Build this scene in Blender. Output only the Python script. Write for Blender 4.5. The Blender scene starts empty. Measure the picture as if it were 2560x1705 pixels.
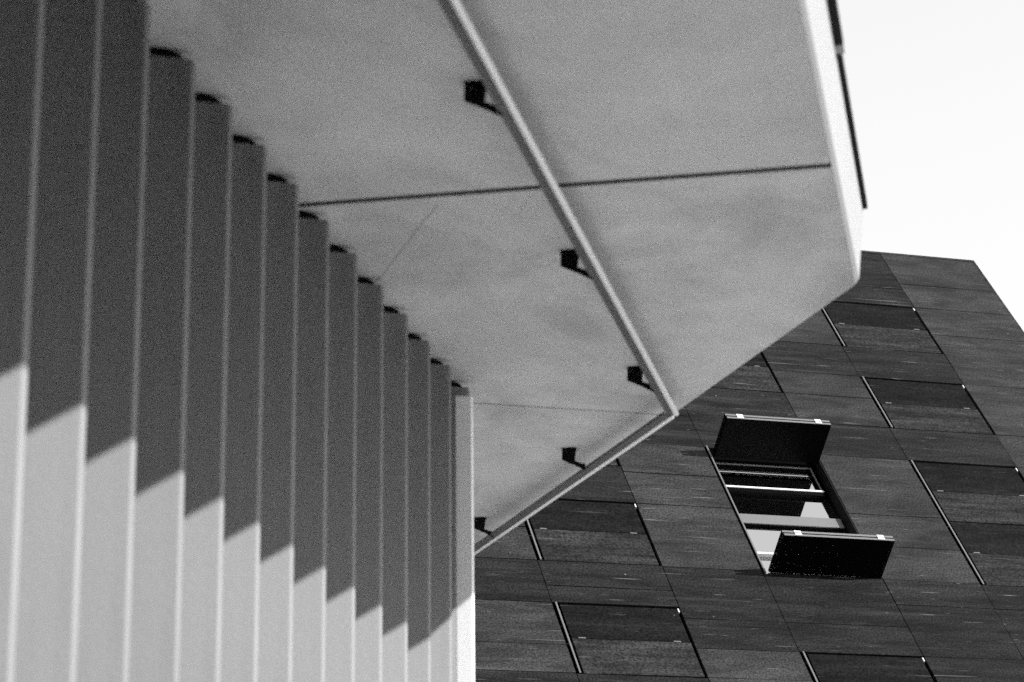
import bpy, bmesh, math, random
from mathutils import Matrix, Vector
random.seed(7)

# ------------------------------------------------------------------ camera, sky, sun, exposure
scene = bpy.context.scene
col = scene.collection
EYE = 1.6                                  # eye height above the paving
PITCH, ROLL = 0.2774138, -0.0108158
cam_data = bpy.data.cameras.new('camera')
cam = bpy.data.objects.new('camera', cam_data)
col.objects.link(cam)
fwd = Vector((0, math.cos(PITCH), math.sin(PITCH)))
rgt = Vector((1, 0, 0)); upv = rgt.cross(fwd)
r2 = math.cos(ROLL) * rgt + math.sin(ROLL) * upv
u2 = -math.sin(ROLL) * rgt + math.cos(ROLL) * upv
cam.matrix_world = Matrix(((r2.x, u2.x, -fwd.x, 0), (r2.y, u2.y, -fwd.y, 0), (r2.z, u2.z, -fwd.z, EYE), (0, 0, 0, 1)))
cam_data.sensor_width = 36.0
cam_data.sensor_fit = 'HORIZONTAL'
cam_data.lens = 85.0
cam_data.clip_start = 0.1
cam_data.clip_end = 3000.0
cam_data.dof.use_dof = True
cam_data.dof.focus_distance = 22.0
cam_data.dof.aperture_fstop = 3.5
scene.camera = cam

SUN_EL, SUN_AZ = math.radians(35.15), math.radians(111.32)      # azimuth from +Y towards +X
world = bpy.data.worlds.new('World')
scene.world = world
world.use_nodes = True
wn, wl = world.node_tree.nodes, world.node_tree.links
sky = wn.new('ShaderNodeTexSky')
sky.sky_type = 'NISHITA'
sky.sun_disc = False
sky.sun_elevation = SUN_EL
sky.sun_rotation = SUN_AZ
sky.dust_density = 1.0
sky.air_density = 2.0
sep = wn.new('ShaderNodeSeparateColor')     # black-and-white film sees the sky by its blue light
wl.new(sky.outputs[0], sep.inputs[0])
wl.new(sep.outputs[2], wn['Background'].inputs[0])
wn['Background'].inputs[1].default_value = 0.11

sun_data = bpy.data.lights.new('sun', 'SUN')
sun_data.energy = 5.0
sun_data.angle = math.radians(0.6)
sun_data.color = (1, 1, 1)                  # monochrome photograph
sun = bpy.data.objects.new('sun', sun_data)
col.objects.link(sun)
sd = Vector((math.sin(SUN_AZ) * math.cos(SUN_EL), math.cos(SUN_AZ) * math.cos(SUN_EL), math.sin(SUN_EL)))
sun.rotation_euler = sd.to_track_quat('Z', 'Y').to_euler()
sun.location = (20, -8, 20)

vs = scene.view_settings
vs.view_transform = 'Standard'; vs.look = 'None'; vs.gamma = 1.0; vs.use_curve_mapping = False
vs.exposure = 1.1
scene.cycles.use_denoising = False
scene.cycles.use_adaptive_sampling = True
scene.cycles.adaptive_threshold = 0.032
scene.cycles.adaptive_min_samples = 16
scene.cycles.max_bounces = 8
scene.cycles.diffuse_bounces = 6

# ------------------------------------------------------------------ frames
# pavilion frame: x = out of the fin row, y = along the fin row (away), z = up
YAW = 0.19015287
PAV = Matrix.Rotation(-YAW, 4, 'Z')
# sloping facade frame: x along the courses, y up the slope, z out of the slope
H = Vector((0.955079, 0.29635, 0.0)); V = Vector((-0.197656, 0.637006, 0.745087)); N = Vector((0.220807, -0.711618, 0.666967))
FO = -12.0005 * N + Vector((0, 0, EYE))
FAC = Matrix(((H.x, V.x, N.x, FO.x), (H.y, V.y, N.y, FO.y), (H.z, V.z, N.z, FO.z), (0, 0, 0, 1)))
U = 1.1                                     # metres in one shutter width

# ------------------------------------------------------------------ materials
def mat(name, tone, rough=0.7, metallic=0.0, cloud=0.0, cloud_scale=(1, 1, 1), grain=0.0, grain_scale=120.0, bump=0.0,
        spec=0.5, rand=0.0, streak=0.0, detail=5.0, blotch=0.0, blotch_scale=(1, 1, 1)):
    m = bpy.data.materials.new(name); m.use_nodes = True
    nt = m.node_tree; nd, lk = nt.nodes, nt.links
    bs = nd['Principled BSDF']
    bs.inputs['Roughness'].default_value = rough
    bs.inputs['Metallic'].default_value = metallic
    bs.inputs['Specular IOR Level'].default_value = spec
    tc = nd.new('ShaderNodeTexCoord')
    val = nd.new('ShaderNodeValue'); val.outputs[0].default_value = tone
    cur = val.outputs[0]
    def mul(a, b):
        q = nd.new('ShaderNodeMath'); q.operation = 'MULTIPLY'; lk.new(a, q.inputs[0]); lk.new(b, q.inputs[1]); return q.outputs[0]
    def rng(a, lo, hi, f0=0.3, f1=0.7):
        q = nd.new('ShaderNodeMapRange'); lk.new(a, q.inputs[0])
        q.inputs[1].default_value = f0; q.inputs[2].default_value = f1; q.inputs[3].default_value = lo; q.inputs[4].default_value = hi
        return q.outputs[0]
    if cloud:
        mp = nd.new('ShaderNodeMapping'); mp.inputs['Scale'].default_value = cloud_scale
        lk.new(tc.outputs['Object'], mp.inputs[0])
        nz = nd.new('ShaderNodeTexNoise'); nz.inputs['Scale'].default_value = 1.0; nz.inputs['Detail'].default_value = detail
        nz.inputs['Roughness'].default_value = 0.6
        lk.new(mp.outputs[0], nz.inputs[0])
        cur = mul(cur, rng(nz.outputs[0], 1 - cloud, 1 + cloud))
    if blotch:                              # damp, dark stains of irregular outline
        mp = nd.new('ShaderNodeMapping'); mp.inputs['Scale'].default_value = blotch_scale; mp.inputs['Location'].default_value = (3.1, 7.7, 0)
        lk.new(tc.outputs['Object'], mp.inputs[0])
        nz = nd.new('ShaderNodeTexNoise'); nz.inputs['Scale'].default_value = 1.0; nz.inputs['Detail'].default_value = 9.0
        nz.inputs['Roughness'].default_value = 0.62; nz.inputs['Distortion'].default_value = 0.7
        lk.new(mp.outputs[0], nz.inputs[0])
        cur = mul(cur, rng(nz.outputs[0], 1 - blotch, 1.0, 0.36, 0.54))
    if grain:
        gz = nd.new('ShaderNodeTexNoise'); gz.inputs['Scale'].default_value = grain_scale; gz.inputs['Detail'].default_value = 2.0
        lk.new(tc.outputs['Object'], gz.inputs[0])
        cur = mul(cur, rng(gz.outputs[0], 1 - grain, 1 + grain))
        if bump:
            bp = nd.new('ShaderNodeBump'); bp.inputs['Strength'].default_value = bump; bp.inputs['Distance'].default_value = 0.01
            lk.new(gz.outputs[0], bp.inputs['Height']); lk.new(bp.outputs[0], bs.inputs['Normal'])
    if rand:
        oi = nd.new('ShaderNodeObjectInfo')
        cur = mul(cur, rng(oi.outputs['Random'], 1 - rand, 1 + rand, 0.0, 1.0))
    if streak:                              # scuffs: short pale scratches along the courses, and pale specks
        acc = None
        for sx, sy, rot, f0, f1, amp in ((2.4, 60.0, 1.2, 0.69, 0.80, 0.8), (0.9, 38.0, -0.6, 0.695, 0.80, 0.5), (7.0, 70.0, 2.5, 0.715, 0.82, 0.7), (0.5, 11.0, 0.3, 0.60, 0.80, 0.10)):
            mp = nd.new('ShaderNodeMapping'); mp.inputs['Scale'].default_value = (sx, sy, 1.0)
            mp.inputs['Rotation'].default_value = (0, 0, math.radians(rot)); mp.inputs['Location'].default_value = (sx, sy, 0)
            lk.new(tc.outputs['Object'], mp.inputs[0])
            sz = nd.new('ShaderNodeTexNoise'); sz.inputs['Scale'].default_value = 1.0; sz.inputs['Detail'].default_value = 2.0
            lk.new(mp.outputs[0], sz.inputs[0])
            q = rng(sz.outputs[0], 0.0, streak * amp, f0, f1)
            if acc is None: acc = q
            else:
                ad = nd.new('ShaderNodeMath'); ad.operation = 'ADD'; lk.new(acc, ad.inputs[0]); lk.new(q, ad.inputs[1]); acc = ad.outputs[0]
        s1 = acc
        vz = nd.new('ShaderNodeTexVoronoi'); vz.inputs['Scale'].default_value = 3.4
        lk.new(tc.outputs['Object'], vz.inputs['Vector'])
        s2 = rng(vz.outputs['Distance'], streak * 0.8, 0.0, 0.012, 0.035)
        ad = nd.new('ShaderNodeMath'); ad.operation = 'ADD'; lk.new(s1, ad.inputs[0]); lk.new(s2, ad.inputs[1])
        a2 = nd.new('ShaderNodeMath'); a2.operation = 'ADD'; lk.new(cur, a2.inputs[0]); lk.new(ad.outputs[0], a2.inputs[1])
        cur = a2.outputs[0]
    cc = nd.new('ShaderNodeCombineColor')
    for i in range(3): lk.new(cur, cc.inputs[i])
    lk.new(cc.outputs[0], bs.inputs['Base Color'])
    return m

M = {}
M['soffit'] = mat('soffit_concrete', 0.44, 0.85, cloud=0.12, cloud_scale=(2.2, 1.5, 1), blotch=0.25, blotch_scale=(1.2, 0.8, 1), detail=8, grain=0.06, grain_scale=90, bump=0.15)
M['seal'] = mat('black_joint_seal', 0.012, 0.9, cloud=0.4, cloud_scale=(3, 3, 3))
M['seal_grey'] = mat('grey_joint_seal', 0.12, 0.9, cloud=0.3, cloud_scale=(3, 3, 3))
M['soffit_line'] = mat('crack_grey', 0.26, 0.9)
M['fin'] = mat('fin_concrete', 0.187, 0.8, cloud=0.07, cloud_scale=(2, 2, 1.2), blotch=0.20, blotch_scale=(3.5, 3.5, 0.45), grain=0.05, grain_scale=110, bump=0.1, rand=0.07)
M['fascia'] = mat('fascia_pale', 0.235, 0.6, cloud=0.03, cloud_scale=(1, 1, 1), grain=0.02)
M['white'] = mat('post_white', 0.90, 0.5, cloud=0.04, cloud_scale=(3, 3, 2), grain=0.02)
M['sky_blocker'] = mat('blocker_dark', 0.08, 0.85, cloud=0.1, grain=0.06, bump=0.1)  # kept dark for the added block behind the camera
M['glass_dark'] = mat('dark_glass', 0.02, 0.05)
M['wall'] = mat('rear_wall_render', 0.12, 0.9, cloud=0.1, grain=0.05)
M['roof'] = mat('roof_membrane', 0.02, 0.9, cloud=0.1)
M['black'] = mat('black_steel', 0.006, 0.6, grain=0.2, spec=0.06)
M['tube'] = mat('pale_tube', 0.78, 0.30, spec=0.8, grain=0.03)
M['channel'] = mat('dark_channel', 0.07, 0.6, grain=0.1)
M['panel'] = mat('dark_cladding', 0.0180, 0.6, cloud=0.45, cloud_scale=(1.1, 3.2, 1), blotch=0.45, blotch_scale=(1.6, 6.0, 1), grain=0.8, grain_scale=60, bump=0.12, rand=0.15, streak=0.12, spec=0.06, detail=10)
M['plank'] = mat('darker_cladding', 0.0098, 0.6, cloud=0.45, cloud_scale=(0.9, 6.0, 1), blotch=0.45, blotch_scale=(1.6, 9.0, 1), grain=0.8, grain_scale=60, bump=0.12, rand=0.15, streak=0.14, spec=0.035, detail=10)
M['leaf'] = mat('dark_shutter', 0.0155, 0.55, cloud=0.65, cloud_scale=(0.7, 12.0, 1), blotch=0.5, blotch_scale=(1.5, 9.0, 1), grain=0.8, grain_scale=60, bump=0.12, rand=0.12, streak=0.10, spec=0.035, detail=10)
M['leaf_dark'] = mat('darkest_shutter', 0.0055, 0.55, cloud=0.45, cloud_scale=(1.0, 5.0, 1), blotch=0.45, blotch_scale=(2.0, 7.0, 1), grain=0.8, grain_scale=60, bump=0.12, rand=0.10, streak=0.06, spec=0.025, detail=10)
M['leaf_back'] = mat('shutter_back', 0.0012, 0.45, grain=0.3, grain_scale=40, spec=0.03)
M['strip'] = mat('pale_guide_strip', 0.07, 0.5, grain=0.1)
M['edge'] = mat('leaf_edge_aluminium', 0.085, 0.45, grain=0.1)
M['clip'] = mat('bright_clip', 0.45, 0.35)
M['gap'] = mat('recess_black', 0.006, 0.9, cloud=0.1, spec=0.1)
M['frame'] = mat('window_frame', 0.14, 0.4, grain=0.05)
M['frame_grey'] = mat('window_transom_grey', 0.085, 0.5, grain=0.05)
M['glass'] = mat('coated_glass', 0.62, 0.015, metallic=1.0)
M['bounce'] = mat('bounce_pale', 0.62, 0.95, cloud=0.1, cloud_scale=(3, 3, 1), grain=0.25, grain_scale=40, bump=0.5)  # pale tone of the added strip that bounces light
M['bounce_cut'] = mat('bounce_cut_dark', 0.04, 0.9, cloud=0.1, grain=0.2, grain_scale=60)  # dark tone of the added ground that swallows bounce
M['ground'] = mat('pale_paving', 0.35, 0.9, cloud=0.08, cloud_scale=(0.4, 0.4, 1), grain=0.08, grain_scale=20)

def perforated(name, tone, open_share, pitch):
    m = mat(name, tone, 0.45, grain=0.3, grain_scale=40, spec=0.04)
    nd, lk = m.node_tree.nodes, m.node_tree.links
    tc = nd.new('ShaderNodeTexCoord'); vz = nd.new('ShaderNodeTexVoronoi'); vz.inputs['Scale'].default_value = 1.0 / pitch
    vz.inputs['Randomness'].default_value = 0.55
    lk.new(tc.outputs['Object'], vz.inputs['Vector'])
    lt = nd.new('ShaderNodeMath'); lt.operation = 'LESS_THAN'; lt.inputs[1].default_value = open_share
    lk.new(vz.outputs['Distance'], lt.inputs[0])
    tr = nd.new('ShaderNodeBsdfTransparent'); mx = nd.new('ShaderNodeMixShader')
    lk.new(lt.outputs[0], mx.inputs[0]); lk.new(nd['Principled BSDF'].outputs[0], mx.inputs[1]); lk.new(tr.outputs[0], mx.inputs[2])
    lk.new(mx.outputs[0], nd['Material Output'].inputs['Surface'])
    return m
M['perforated'] = perforated('perforated_shutter', 0.0012, 0.33, 0.004)

# ------------------------------------------------------------------ mesh helpers
def link(name, me, m, parent=None, mw=None, kind=None):
    o = bpy.data.objects.new(name, me)
    col.objects.link(o)
    if m is not None: me.materials.append(M[m])
    if parent is not None: o.parent = parent
    if mw is not None: o.matrix_world = mw
    if kind: o['kind'] = kind
    return o

def finish(bm, name, bevel=0.0):
    bmesh.ops.recalc_face_normals(bm, faces=bm.faces)
    if bevel:
        bmesh.ops.bevel(bm, geom=list(bm.edges), offset=bevel, segments=2, affect='EDGES', profile=0.6)
        bmesh.ops.recalc_face_normals(bm, faces=bm.faces)
    me = bpy.data.meshes.new(name); bm.to_mesh(me); bm.free()
    return me

def box_mesh(name, x0, x1, y0, y1, z0, z1, bevel=0.0):
    bm = bmesh.new()
    vs_ = [bm.verts.new((x, y, z)) for z in (z0, z1) for y in (y0, y1) for x in (x0, x1)]
    for f in ((0, 1, 3, 2), (4, 5, 7, 6), (0, 1, 5, 4), (2, 3, 7, 6), (0, 2, 6, 4), (1, 3, 7, 5)):
        bm.faces.new([vs_[i] for i in f])
    return finish(bm, name, bevel)

def prism_mesh(name, poly, z0, z1, bevel=0.0):
    bm = bmesh.new()
    lo = [bm.verts.new((p[0], p[1], z0)) for p in poly]
    hi = [bm.verts.new((p[0], p[1], z1)) for p in poly]
    bm.faces.new(lo); bm.faces.new(hi)
    for i in range(len(poly)):
        j = (i + 1) % len(poly)
        bm.faces.new((lo[i], lo[j], hi[j], hi[i]))
    return finish(bm, name, bevel)

def sweep_mesh(name, prof, p0, p1, bevel=0.0):
    """extrude a closed profile of (point at start, point at end) pairs"""
    bm = bmesh.new()
    a = [bm.verts.new(p0(q)) for q in prof]
    b = [bm.verts.new(p1(q)) for q in prof]
    bm.faces.new(a); bm.faces.new(b)
    for i in range(len(prof)):
        j = (i + 1) % len(prof)
        bm.faces.new((a[i], a[j], b[j], b[i]))
    return finish(bm, name, bevel)

def empty(name, mw, parent=None, label=None, cat=None, group=None):
    o = bpy.data.objects.new(name, None)
    col.objects.link(o)
    if parent is not None: o.parent = parent
    else: o.matrix_world = mw
    if label: o['label'] = label
    if cat: o['category'] = cat
    if group: o['group'] = group
    return o

# ------------------------------------------------------------------ ground
bm = bmesh.new()
for p in ((-800, -800), (800, -800), (800, 800), (-800, 800)): bm.verts.new((p[0], p[1], 0))
bm.faces.new(list(bm.verts))
link('ground', finish(bm, 'ground'), 'ground', kind='structure')

bounce_ob = link('bounce_strip', box_mesh('bounce_strip', -2.94, -1.0, 4.602, 12.5, -0.05, 0.004), 'bounce', kind='structure'); bounce_ob.matrix_world = PAV  # unseen pale strip, added to bounce light up the fins
rd = link('bounce_cut_ground', box_mesh('bounce_cut_ground', -2.94, 18.0, -1.55, 4.6, -0.05, 0.004), 'bounce_cut', kind='structure'); rd.matrix_world = PAV  # unseen dark ground, added to reduce bounce at the near end
# ------------------------------------------------------------------ canopy (heights in metres above the paving)
ZS = 2.887 + EYE
RB = -0.403                                  # right edge of the soffit
def obl(b): return 9.461 - (b + 0.404) / 0.5085     # oblique far edge: distance along the row for a given b
canopy = empty('canopy', PAV, label='flat pale concrete canopy roof with an obliquely cut far end', cat='canopy')
JA = 8.016
p1 = [(-4.0, -1.6), (RB, -1.6), (RB, JA - 0.023), (-4.0, JA - 0.023)]
jd = Vector((0.891, 0.453)); j0 = Vector((-2.292, 10.977))
def jl(b, off):                              # second joint, square to the oblique edge
    t = (b - j0.x) / jd.x
    return j0.y + jd.y * t + off
c2 = (-1.410, 11.440)
p2 = [(-4.0, JA + 0.023), (RB, JA + 0.023), (RB, 9.459), (c2[0] + 0.004, c2[1] - 0.0085), (-4.0, jl(-4.0, -0.010))]
p3 = [(-4.0, jl(-4.0, 0.010)), (c2[0] - 0.004, c2[1] + 0.0085), (-4.0, obl(-4.0))]
for k, p in enumerate((p1, p2, p3)):
    link('soffit_panel', prism_mesh('soffit_panel', p, ZS, ZS + 0.05, 0.003), 'soffit', canopy)
link('joint_seal', box_mesh('joint_seal', -4.0, RB - 0.001, JA - 0.0222, JA + 0.0222, ZS + 0.005, ZS + 0.045), 'seal', canopy)
sp = [(-4.0, jl(-4.0, -0.0092)), (c2[0] - 0.006, jl(c2[0] - 0.006, -0.0092)), (c2[0] - 0.006, jl(c2[0] - 0.006, 0.0092)), (-4.0, jl(-4.0, 0.0092))]
link('joint_seal', prism_mesh('joint_seal', sp, ZS + 0.003, ZS + 0.045), 'seal_grey', canopy)
slab = [(-4.0, -1.6), (RB - 0.02, -1.6), (RB - 0.02, 9.44), (-4.0, obl(-4.0) - 0.05)]
link('roof_slab', prism_mesh('roof_slab', slab, ZS + 0.052, ZS + 0.30), 'roof', canopy)
# leaning white fascia along the right edge and a grey one along the oblique edge
fp = [(-0.4025, 0.0005), (-0.384, 0.022), (-0.352, 0.295), (-0.41, 0.295), (-0.4225, 0.053), (-0.4025, 0.053)]
link('fascia', sweep_mesh('fascia', fp, lambda q: (q[0], -1.6, ZS + q[1]), lambda q: (q[0], 9.461 - (q[0] + 0.404) * 0.9, ZS + q[1]), 0.003), 'fascia', canopy)
od = Vector((-0.4533, 0.8914))               # along the oblique edge (b, a)
on = Vector((0.8914, 0.4533))                # outward
o0 = Vector((-0.404, 9.461))
def obl_pt(s, out, z): p = o0 + od * s + on * out; return (p.x, p.y, z)
fq = [(0.001, 0.001), (0.006, 0.29), (-0.02, 0.29), (-0.02, 0.053), (0.001, 0.053)]
link('end_fascia', sweep_mesh('end_fascia', fq, lambda q: obl_pt(0.03, q[0], ZS + q[1]), lambda q: obl_pt(7.85, q[0], ZS + q[1])), 'fascia', canopy)
# dark drip edge in two lengths with a pale joint
def flash(y0, bi0, bo0, y1, bi1, bo1):
    bm = bmesh.new(); z0, z1 = ZS + 0.297, ZS + 0.325
    lo = [bm.verts.new(p) for p in ((bi0 - .08, y0, z0), (bo0, y0, z0), (bo1, y1 - .02, z0), (bi1 - .08, y1, z0))]
    hi = [bm.verts.new((v.co.x, v.co.y, z1)) for v in lo]
    bm.faces.new(lo); bm.faces.new(hi)
    for i in range(4): bm.faces.new((lo[i], lo[(i + 1) % 4], hi[(i + 1) % 4], hi[i]))
    return finish(bm, 'drip_edge', 0.002)
link('drip_edge', flash(-1.6, -0.347, -0.322, 7.675, -0.347, -0.3235), 'black', canopy)
link('drip_edge', flash(7.735, -0.348, -0.3335, 9.41, -0.361, -0.3335), 'black', canopy)
link('edge_joint', box_mesh('edge_joint', -0.40, -0.3225, 7.677, 7.733, ZS + 0.2975, ZS + 0.3245, 0.002), 'fascia', canopy)
# hairline crack in the soffit
def strip_path(name, pts, w, z0, z1):
    bm = bmesh.new(); L, R_, L2, R2 = [], [], [], []
    for i, p in enumerate(pts):
        p = Vector(p); a = Vector(pts[max(i - 1, 0)]); b = Vector(pts[min(i + 1, len(pts) - 1)])
        d = (b - a).normalized(); n_ = Vector((-d.y, d.x)) * w * 0.5
        for lst, q, z in ((L, p + n_, z0), (R_, p - n_, z0), (L2, p + n_, z1), (R2, p - n_, z1)): lst.append(bm.verts.new((q.x, q.y, z)))
    for i in range(len(pts) - 1):
        bm.faces.new((L[i], L[i + 1], R_[i + 1], R_[i])); bm.faces.new((L2[i], L2[i + 1], R2[i + 1], R2[i]))
        bm.faces.new((L[i], L[i + 1], L2[i + 1], L2[i])); bm.faces.new((R_[i], R_[i + 1], R2[i + 1], R2[i]))
    bm.faces.new((L[0], R_[0], R2[0], L2[0])); bm.faces.new((L[-1], R_[-1], R2[-1], L2[-1]))
    return finish(bm, name)
ck = [(-2.36, 9.10), (-2.237, 8.906), (-2.11, 8.66), (-2.03, 8.50), (-1.93, 8.30), (-1.845, 8.147), (-1.825, 8.10)]
link('hairline_crack', strip_path('hairline_crack', ck, 0.004, ZS - 0.0012, ZS + 0.004), 'soffit_line', canopy)

# ------------------------------------------------------------------ rear wall behind the fins
wall = link('rear_wall', box_mesh('rear_wall', -3.2, -2.95, -1.6, 11.3, 0, ZS - 0.004), 'wall')
wall.matrix_world = PAV
wall['label'] = 'dark rendered wall closing the row of fins at the back'; wall['category'] = 'wall'

# ------------------------------------------------------------------ unseen block added behind the camera to keep sky light off the fins
sky_blocker = empty('added_sky_blocker', PAV, label='tall grey block added unseen behind the viewpoint to hold back sky light', cat='building')
link('wall', box_mesh('wall', -4.2, 16.0, -3.4, -1.62, 0, 9.0), 'sky_blocker', sky_blocker)
link('blocker_cap', box_mesh('blocker_cap', -4.25, 16.05, -3.45, -1.57, 9.002, 9.08, 0.01), 'sky_blocker', sky_blocker)
for zz in (1.0, 4.9):  # invented windows on the added block
    for xx in (0.4, 2.6, 4.8):
        w_ = link('window', box_mesh('window', xx, xx + 1.4, -1.615, -1.59, zz, zz + 2.2, 0.004), 'black', sky_blocker)
        link('pane', box_mesh('pane', xx + 0.08, xx + 1.32, -1.589, -1.58, zz + 0.08, zz + 2.12), 'glass_dark', w_)

# ------------------------------------------------------------------ fins
B0 = -2.246
FA = [5.372, 5.772, 6.155, 6.571, 6.950, 7.333, 7.722, 8.132, 8.540, 8.952, 9.370, 9.784, 10.196, 10.598]
T, LEN, SK = 0.040, 0.38, 0.54
FTOP = 2.858 + EYE
fin_poly = [(0, -T / 2), (0, T / 2), (-LEN, T / 2 - SK * LEN), (-LEN, -T / 2 - SK * LEN)]
fin_me = prism_mesh('blade', fin_poly, -0.02, FTOP, 0.003)
bm = bmesh.new()                              # black wedge standing in for the shade in the gap above each fin
for x, h in ((-0.034, 0.014), (-0.075, ZS - 0.0005 - FTOP), (-0.34, ZS - 0.0005 - FTOP)):
    for dy in (-T / 2 + 0.003, T / 2 - 0.003):
        for z in (0.0005, h): bm.verts.new((x, dy - SK * -x, FTOP + z))
bv = list(bm.verts)
for f in ((0, 1, 5, 4), (4, 5, 9, 8), (2, 3, 7, 6), (6, 7, 11, 10), (0, 2, 3, 1), (8, 9, 11, 10), (1, 3, 7, 5), (5, 7, 11, 9), (0, 4, 6, 2), (4, 8, 10, 6)):
    bm.faces.new([bv[q] for q in f])
blk_me = finish(bm, 'gap_shade')
ORD = ['first', 'second', 'third', 'fourth', 'fifth', 'sixth', 'seventh', 'eighth', 'ninth', 'tenth', 'eleventh', 'twelfth', 'thirteenth']
fl = ['leftmost grey vertical fin, cut off by the left picture edge',
      'second grey vertical fin from the left, running up out of the picture',
      'third grey vertical fin from the left, running up out of the picture',
      'fourth grey vertical fin from the left, topmost black gap under the canopy']
for k in range(4, 13): fl.append(ORD[k] + ' grey vertical fin from the left in the receding row')
fl.append('last and smallest grey vertical fin, mostly hidden behind the white post')
M['fin_block'] = M['black']
def place_fin(a, label):
    mw = PAV @ Matrix.Translation((B0, a, 0.014 if a < 6.3 else 0.0))
    e = empty('vertical_fin', mw, label=label, cat='fin', group='row of vertical fins under the canopy')
    for nm, me, m in (('blade', fin_me, 'fin'), ('gap_shade', blk_me, 'black')):
        o = bpy.data.objects.new(nm, me); col.objects.link(o); o.parent = e
    return e
fin_me.materials.append(M['fin']); blk_me.materials.append(M['black'])
for k, a in enumerate(FA): place_fin(a, fl[k])
for k in (1, 2, 3, 4, 5, 6): place_fin(FA[0] - 0.402 * k, 'grey vertical fin standing beyond the left picture edge')

# ------------------------------------------------------------------ white post at the end of the row
post = empty('square_post', PAV @ Matrix.Translation((-2.2395, 10.465, 0)) @ Matrix.Rotation(math.radians(4), 4, 'Z'), label='white square post standing at the far end of the fin row', cat='post')
link('shaft', box_mesh('shaft', -0.0365, 0.0365, -0.03, 0.03, 0.012, 2.781 + EYE, 0.003), 'white', post)
link('base_plate', box_mesh('base_plate', -0.07, 0.07, -0.05, 0.05, 0.0, 0.011, 0.002), 'white', post)

# ------------------------------------------------------------------ rails hung under the canopy
ZR = 2.78 + EYE
def tube_mesh(name, p0, p1, r, seg=14, cap=True):
    p0, p1 = Vector(p0), Vector(p1); d = (p1 - p0).normalized()
    s = d.cross(Vector((0, 0, 1))).normalized(); t = s.cross(d)
    bm = bmesh.new(); rings = []
    prof = [(0, 0.35), (0.004, 0.75), (0.011, 1.0)]
    L = (p1 - p0).length
    for x, k in prof + [(L - x, k) for x, k in reversed(prof)]:
        rings.append([bm.verts.new(p0 + d * x + (s * math.cos(2 * math.pi * i / seg) + t * math.sin(2 * math.pi * i / seg)) * r * k) for i in range(seg)])
    for a, b in zip(rings, rings[1:]):
        for i in range(seg): bm.faces.new((a[i], a[(i + 1) % seg], b[(i + 1) % seg], b[i]))
    bm.faces.new(rings[0]); bm.faces.new(rings[-1])
    me = finish(bm, name)
    for p in me.polygons: p.use_smooth = True
    return me

# bracket: black plate standing square to the row, with an arm down to the channel (x out, z down from the soffit)
bprof = [(-0.118, 0.0), (-0.045, 0.0), (-0.047, -0.012), (-0.054, -0.070), (-0.012, -0.086), (0.0, -0.086), (0.002, -0.124), (-0.010, -0.116), (-0.055, -0.091), (-0.12, -0.060)]
def bracket(parent, b, a, lab=None):
    bm = bmesh.new(); t = 0.006
    fr = [bm.verts.new((b + x, a - t, ZS + z)) for x, z in bprof]; bk = [bm.verts.new((b + x, a + t, ZS + z)) for x, z in bprof]
    bm.faces.new(fr); bm.faces.new(bk)
    for i in range(len(bprof)): j = (i + 1) % len(bprof); bm.faces.new((fr[i], fr[j], bk[j], bk[i]))
    o = link('bracket', finish(bm, 'bracket'), 'black', parent)
    link('foot_plate', box_mesh('foot_plate', b - 0.118, b - 0.046, a - 0.02, a + 0.035, ZS - 0.007, ZS - 0.0005, 0.001), 'black', o)
    link('screw', tube_mesh('screw', (b - 0.098, a - 0.0125, ZS - 0.018), (b - 0.098, a - 0.0055, ZS - 0.018), 0.006, 8), 'frame_grey', o)
    return o

rail1 = empty('hanging_rail', PAV, label='long pale rail on black brackets running down the middle of the canopy', cat='rail')
link('tube', tube_mesh('tube', (-1.3325, -1.5, ZR), (-1.3325, 11.0, ZR), 0.0128), 'tube', rail1)
cp = [(-1.377, -0.006), (-1.347, -0.006), (-1.347, -0.002), (-1.3735, -0.002), (-1.3735, 0.012), (-1.377, 0.012)]
link('channel', sweep_mesh('channel', cp, lambda q: (q[0], -1.5, ZR + q[1]), lambda q: (q[0], 11.0, ZR + q[1])), 'channel', rail1)
link('channel_web', box_mesh('channel_web', -1.3725, -1.3465, -1.5, 10.99, ZR - 0.001, ZR + 0.002), 'black', rail1)
link('channel_lip', box_mesh('channel_lip', -1.364, -1.359, -1.5, 10.995, ZR - 0.0105, ZR - 0.0065), 'frame_grey', rail1)
for a in (1.70, 3.45, 5.22, 6.994, 8.759, 10.509): bracket(rail1, -1.372, a)

rail2 = empty('hanging_rail', PAV, label='short pale rail on black brackets along the oblique canopy end', cat='rail')
# in plan this rail starts at the corner and runs along the oblique edge
q0 = Vector((-1.372, 11.02)); rd = Vector((-0.4607, 0.8876)).normalized(); rn = Vector((rd.y, -rd.x))
def r2p(s, out, z): p = q0 + rd * s + rn * out; return (p.x, p.y, z)
link('tube', tube_mesh('tube', r2p(0.0, 0.020, ZR), r2p(4.6, 0.020, ZR), 0.0128), 'tube', rail2)
cq = [(-0.036, -0.006), (0.006, -0.006), (0.006, -0.002), (-0.0325, -0.002), (-0.0325, 0.012), (-0.036, 0.012)]
link('channel', sweep_mesh('channel', cq, lambda q: r2p(-0.03, q[0], ZR + q[1]), lambda q: r2p(4.6, q[0], ZR + q[1])), 'channel', rail2)
cw = [(-0.0315, -0.001), (0.0065, -0.001), (0.0065, 0.002), (-0.0315, 0.002)]
link('channel_web', sweep_mesh('channel_web', cw, lambda q: r2p(-0.025, q[0], ZR + q[1]), lambda q: r2p(4.59, q[0], ZR + q[1])), 'black', rail2)
for a, b in ((12.009, -1.935), (13.62, -2.745)): bracket(rail2, b, a)

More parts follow.
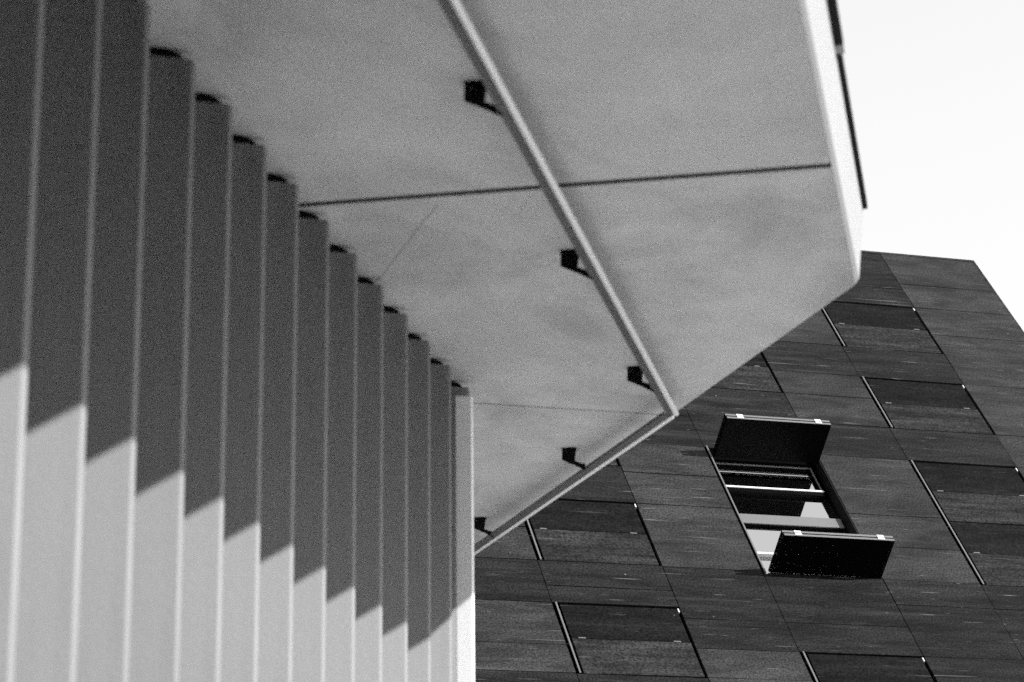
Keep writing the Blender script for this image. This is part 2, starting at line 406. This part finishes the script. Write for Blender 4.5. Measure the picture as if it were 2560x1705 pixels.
# ------------------------------------------------------------------ dark sloping building
bld = empty('dark_building', FAC, label='dark clad building with a steep sloping face and folding shutters', cat='building')
TOPV, RU, LU = 20.04 * U, 11.715 * U, 2.9 * U
DEEP = -0.36
BET = math.atan2(0.745087, 0.666967)         # slope angle
def hv(v, w, hb, z):                          # move horizontally back and up, in the facade frame (y, z)
    return (v + hb * math.cos(BET) + z * math.sin(BET), w - hb * math.sin(BET) + z * math.cos(BET))
vg = (12.0005 * 0.666967 - EYE) / 0.745087    # slope meets the paving here
foot = (vg, 0.0)
# solid body behind the cladding
body_prof = [hv(vg, 0, 0.60, 0.0), (TOPV - 0.04, DEEP), hv(TOPV - 0.04, DEEP, 9.0, 0.0), None]
top_z = (TOPV - 0.04) * 0.745087 + DEEP * 0.666967 - 12.0005 * 0.666967 + EYE
body_prof[3] = hv(body_prof[2][0], body_prof[2][1], 0.0, -top_z + 0.002)
bm = bmesh.new()
A_ = [bm.verts.new((LU, p[0], p[1])) for p in body_prof]; B_ = [bm.verts.new((RU - 0.03, p[0], p[1])) for p in body_prof]
bm.faces.new(A_); bm.faces.new(B_)
for i in range(4): bm.faces.new((A_[i], A_[(i + 1) % 4], B_[(i + 1) % 4], B_[i]))
link('body', finish(bm, 'body'), 'gap', bld)
# edge trims: verge at the right, coping along the top
link('verge_trim', box_mesh('verge_trim', RU - 0.028, RU, vg + 0.3, TOPV, DEEP - 0.1, -0.001, 0.003), 'panel', bld)
link('coping', box_mesh('coping', LU, RU - 0.030, TOPV - 0.035, TOPV + 0.004, DEEP - 0.1, -0.002, 0.003), 'panel', bld)
link('lower_cladding', box_mesh('lower_cladding', LU, RU - 0.030, vg + 0.3, 11.3 * U - 0.006, -0.03, -0.004), 'panel', bld)

G = 0.0042                                     # half a cladding joint
def panel(u0, u1, v0, v1, gl=G, gr=G, gb=G, gt=G, m='panel'):
    dz = random.uniform(-0.0022, 0.0022)
    bm = bmesh.new()
    x0, x1, y0, y1 = u0 * U + gl, u1 * U - gr, v0 * U + gb, v1 * U - gt
    tz = [random.uniform(-0.003, 0.0025) for _ in range(4)]
    f = [bm.verts.new((x, y, t)) for (x, y), t in zip(((x0, y0), (x1, y0), (x1, y1), (x0, y1)), tz)]
    b = [bm.verts.new((x, y, -0.03)) for (x, y) in ((x0, y0), (x1, y0), (x1, y1), (x0, y1))]
    bm.faces.new(f); bm.faces.new(b)
    for i in range(4): j = (i + 1) % 4; bm.faces.new((f[i], f[j], b[j], b[i]))
    return link('cladding_panel', finish(bm, 'cladding_panel', 0.0012), m, bld)

COLS = [(3.83, 4.845), (5.745, 6.752), (7.643, 8.665), (9.583, 10.622)]
GAPS = [(2.9, 3.83), (4.845, 5.745), (6.752, 7.643), (8.665, 9.583), (10.622, 11.69)]
# shutters: column, bottom, top, leaves
SH = [(1, 11.79, 12.63, 2), (1, 13.157, 13.99, 2), (1, 14.52, 15.36, 2), (1, 15.885, 16.72, 2), (1, 17.25, 18.09, 2), (1, 18.61, 19.45, 2),
      (2, 11.30, 12.13, 2), (2, 12.66, 13.50, 2), (2, 17.22, 18.06, 2), (2, 18.58, 19.42, 2),
      (3, 12.26, 13.10, 2), (3, 14.468, 16.238, 4), (3, 16.75, 17.583, 2), (3, 18.113, 18.956, 2),
      (0, 13.50, 14.34, 2), (0, 14.86, 15.70, 2), (0, 16.22, 17.06, 2), (0, 17.58, 18.42, 2)]
WIN = (2, 14.487, 16.245)

gj = [[11.3, 12.66, 13.5, 14.34, 14.86, 15.7, 16.22, 17.06, 17.58, 18.42, 19.3, 20.0],
      [11.3, 11.79, 12.63, 13.157, 13.481, 13.99, 14.515, 14.95, 15.36, 15.885, 16.72, 17.25, 18.09, 18.61, 19.3, 20.0],
      [11.3, 12.13, 12.66, 13.157, 13.50, 13.86, 14.508, 15.356, 15.802, 16.25, 16.72, 17.22, 18.06, 18.58, 19.3, 20.0],
      [11.3, 12.26, 12.66, 13.10, 13.50, 14.145, 14.475, 14.93, 15.378, 16.24, 16.75, 17.215, 17.59, 18.117, 18.956, 19.29, 20.0],
      [11.3, 12.26, 13.10, 14.125, 14.468, 15.35, 16.238, 16.75, 17.583, 18.14, 18.457, 18.956, 19.41, 20.0]]
for (u0, u1), js in zip(GAPS, gj):
    last = u1 > 11
    rc = [c for c, q in enumerate(COLS) if abs(q[0] - u1) < 0.01]
    spans = [(q[1], q[2]) for q in SH + [WIN] if rc and q[0] == rc[0]]
    for v0, v1 in zip(js, js[1:]):
        panel(u0, u1, v0, v1, gl=0.010 if u0 > 3 else 0.004, gr=0.004 if last else 0.036,
              m='panel' if last or any(a - 0.03 < (v0 + v1) / 2 < b + 0.03 for a, b in spans) else 'plank')
for c, (u0, u1) in enumerate(COLS):
    occ = sorted([(s[1], s[2]) for s in SH if s[0] == c] + ([(WIN[1], WIN[2])] if c == 2 else []))
    lo = 11.3
    extra = {2: [13.86, 19.9], 3: [14.145, 19.29], 1: [14.2], 0: []}[c]
    for v0, v1 in occ + [(20.0, 20.0)]:
        if v0 - lo > 0.05:
            cuts = [lo] + [e for e in extra if lo + 0.1 < e < v0 - 0.1] + [v0]
            for a, b in zip(cuts, cuts[1:]):
                # infill plank reaches over the guide line of the shutter below
                panel(u0 - 0.031, u1, a, b, gl=0.004, gr=-0.003, gb=0.006 if a == lo else G, gt=0.010 if b == v0 else G, m='plank')
        lo = v1

def leaf(par, u0, u1, v0, v1, drop, m='leaf'):
    bm = bmesh.new()
    x0, x1, y0, y1 = u0 * U, u1 * U, v0 * U, v1 * U
    tz = (drop - 0.001, drop + 0.001, drop, drop)
    f = [bm.verts.new((x, y, t)) for (x, y), t in zip(((x0, y0), (x1, y0), (x1, y1), (x0, y1)), tz)]
    b = [bm.verts.new((x, y, drop - 0.03)) for (x, y) in ((x0, y0), (x1, y0), (x1, y1), (x0, y1))]
    bm.faces.new(f); bm.faces.new(b)
    for i in range(4): j = (i + 1) % 4; bm.faces.new((f[i], f[j], b[j], b[i]))
    return link('shutter_leaf', finish(bm, 'shutter_leaf', 0.0015), m, par)

def guide(par, us, v0, v1):
    return link('guide_strip', box_mesh('guide_strip', us * U - 0.006, us * U + 0.010, v0 * U, v1 * U + 0.004, -0.006, 0.003, 0.002), 'strip', par)

for c, v0, v1, n in SH:
    us, ue = COLS[c]
    sh = empty('shutter', None, parent=bld)
    guide(sh, us, v0 + 0.004, v1)
    st = (v1 - v0) / n
    for i in range(n):
        a = v0 + st * i + (0.008 if i == 0 else 0.005); b = v0 + st * (i + 1) - (0.010 if i == n - 1 else 0.005)
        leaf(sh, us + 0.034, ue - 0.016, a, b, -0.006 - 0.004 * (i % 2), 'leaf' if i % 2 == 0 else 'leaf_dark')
    # bright hinge clips in the fold, and one at the top right corner
    for i in range(1, n, 2):
        vm = (v0 + st * i) * U
        for uu in (us + 0.115, ue - 0.125):
            link('hinge_clip', box_mesh('hinge_clip', uu * U - 0.032, uu * U + 0.032, vm - 0.0055, vm + 0.0055, -0.03, -0.0015, 0.001), 'edge', sh)
    link('corner_clip', box_mesh('corner_clip', (ue - 0.013) * U, (ue - 0.003) * U, (v1 - 0.055) * U, (v1 - 0.012) * U, -0.03, -0.003, 0.001), 'clip', sh)

# open window: reveals, frame, panes, and two folded shutters standing out from the face
c, wv0, wv1 = WIN
us, ue = COLS[c]
win = empty('window', None, parent=bld)
guide(win, us - 0.004, wv0 + 0.004, wv1 + 0.02)
x0, x1, y0, y1 = us * U + 0.012, ue * U, wv0 * U, wv1 * U
D0, D1 = -0.095, -0.135                       # front of the frame, pane
link('reveal', box_mesh('reveal', x0 - 0.004, x0 + 0.006, y0, y1, -0.30, -0.031), 'gap', win)
link('reveal', box_mesh('reveal', x1 - 0.006, x1 + 0.004, y0, y1, -0.30, -0.002), 'gap', win)
link('reveal', box_mesh('reveal', x0 + 0.007, x1 - 0.007, y1 - 0.004, y1 + 0.006, -0.30, -0.002), 'gap', win)
link('reveal', box_mesh('reveal', x0 + 0.007, x1 - 0.007, y0 - 0.006, y0 + 0.004, -0.30, -0.002), 'gap', win)
fx0, fx1 = x0 + 0.0065, x1 - 0.0065
fy0, fy1 = y0 + 0.0045, y1 - 0.0045
def bar(nm, xa, xb, ya, yb, za, zb, m, bev=0.002): return link(nm, box_mesh(nm, xa, xb, ya, yb, za, zb, bev), m, win)
tr0, tr1 = 15.285 * U, 15.410 * U             # broad grey transom
sv0, sv1 = 15.735 * U, 16.145 * U             # upper sash
gx0, gx1 = fx0 + 0.025, fx1 - 0.012
bar('frame_stile', fx0, fx0 + 0.0245, fy0, fy1, D1 - 0.05, D0, 'frame')
bar('frame_stile', fx1 - 0.0115, fx1, fy0, fy1, D1 - 0.05, D0 - 0.02, 'leaf_back')
bar('frame_head', gx0, gx1, sv1 + 0.002, fy1, D1 - 0.05, D0, 'leaf_back')
bar('transom', gx0, gx1 - 0.012, tr0, tr1, D0 - 0.012, D0, 'frame_grey')
bar('transom_back', gx0, gx1 - 0.012, tr0 + 0.001, tr1 - 0.001, D1 - 0.05, D0 - 0.0125, 'leaf_back')
bar('sill_rail', gx0, gx1, 14.86 * U, 14.885 * U, D1 - 0.05, D0, 'clip')
bar('bottom_rail', gx0, gx1, fy0, fy0 + 0.05, D1 - 0.05, D0, 'frame_grey')
link('pane', box_mesh('pane', gx0, gx1, tr1 + 0.001, sv0 - 0.001, D1 - 0.012, D1), 'glass', win)
link('pane', box_mesh('pane', gx0, gx1, 14.8855 * U, tr0 - 0.001, D1 - 0.012, D1), 'glass', win)
link('pane', box_mesh('pane', gx0, gx1, fy0 + 0.0505, 14.8595 * U, D1 - 0.012, D1), 'glass', win)
sx1 = 8.605 * U                                # the sash stands a little forward
zf = D0 + 0.006
bar('sash_rail', gx0, sx1 + 0.008, sv0, sv0 + 0.050, D1 - 0.04, zf - 0.004, 'leaf_back')
bar('sash_bead', gx0, sx1 + 0.010, sv0 + 0.051, sv0 + 0.076, D1 - 0.03, zf + 0.004, 'clip')
bar('sash_stile', sx1 - 0.012, sx1 + 0.002, sv0 + 0.0765, sv1 - 0.0155, zf - 0.012, zf - 0.002, 'edge')
bar('sash_head', gx0, sx1 + 0.002, sv1 - 0.015, sv1, zf - 0.012, zf - 0.001, 'edge')
bar('sash_stile_back', sx1 - 0.011, sx1 + 0.001, sv0 + 0.0765, sv1 - 0.0155, D1 - 0.03, zf - 0.0125, 'leaf_back')
bar('sash_head_back', gx0, sx1 + 0.001, sv1 - 0.0145, sv1 - 0.0005, D1 - 0.03, zf - 0.0125, 'leaf_back')
link('pane', box_mesh('pane', gx0, sx1 - 0.0125, sv0 + 0.0765, sv1 - 0.016, D1 - 0.012, D1 + 0.004), 'glass', win)

def folded(vtop, w0):
    sh = empty('folded_shutter', None, parent=bld)
    xa, xb = (us + 0.042) * U, (ue - 0.004) * U
    dep = 0.446
    for k in range(2):
        yb = vtop - k * 0.043
        lf = link('shutter_leaf', box_mesh('shutter_leaf', xa + 0.006 * k, xb, yb - 0.031, yb, w0, w0 + dep - 0.004, 0.002), 'perforated', sh)
        link('edge_trim', box_mesh('edge_trim', xa + 0.006 * k + 0.002, xb - 0.002, yb - 0.029, yb - 0.002, w0 + dep - 0.0035, w0 + dep, 0.001), 'edge', lf)
    for uu in (us + 0.175, ue - 0.12):
        for dy in (0.0, -0.037):
            link('hinge_clip', box_mesh('hinge_clip', uu * U - 0.033, uu * U + 0.033, vtop - 0.030 + dy, vtop - 0.003 + dy, w0 + dep + 0.0005, w0 + dep + 0.006, 0.002), 'clip', sh)
    return sh
folded(16.205 * U, -0.022)
folded(14.552 * U, -0.022)
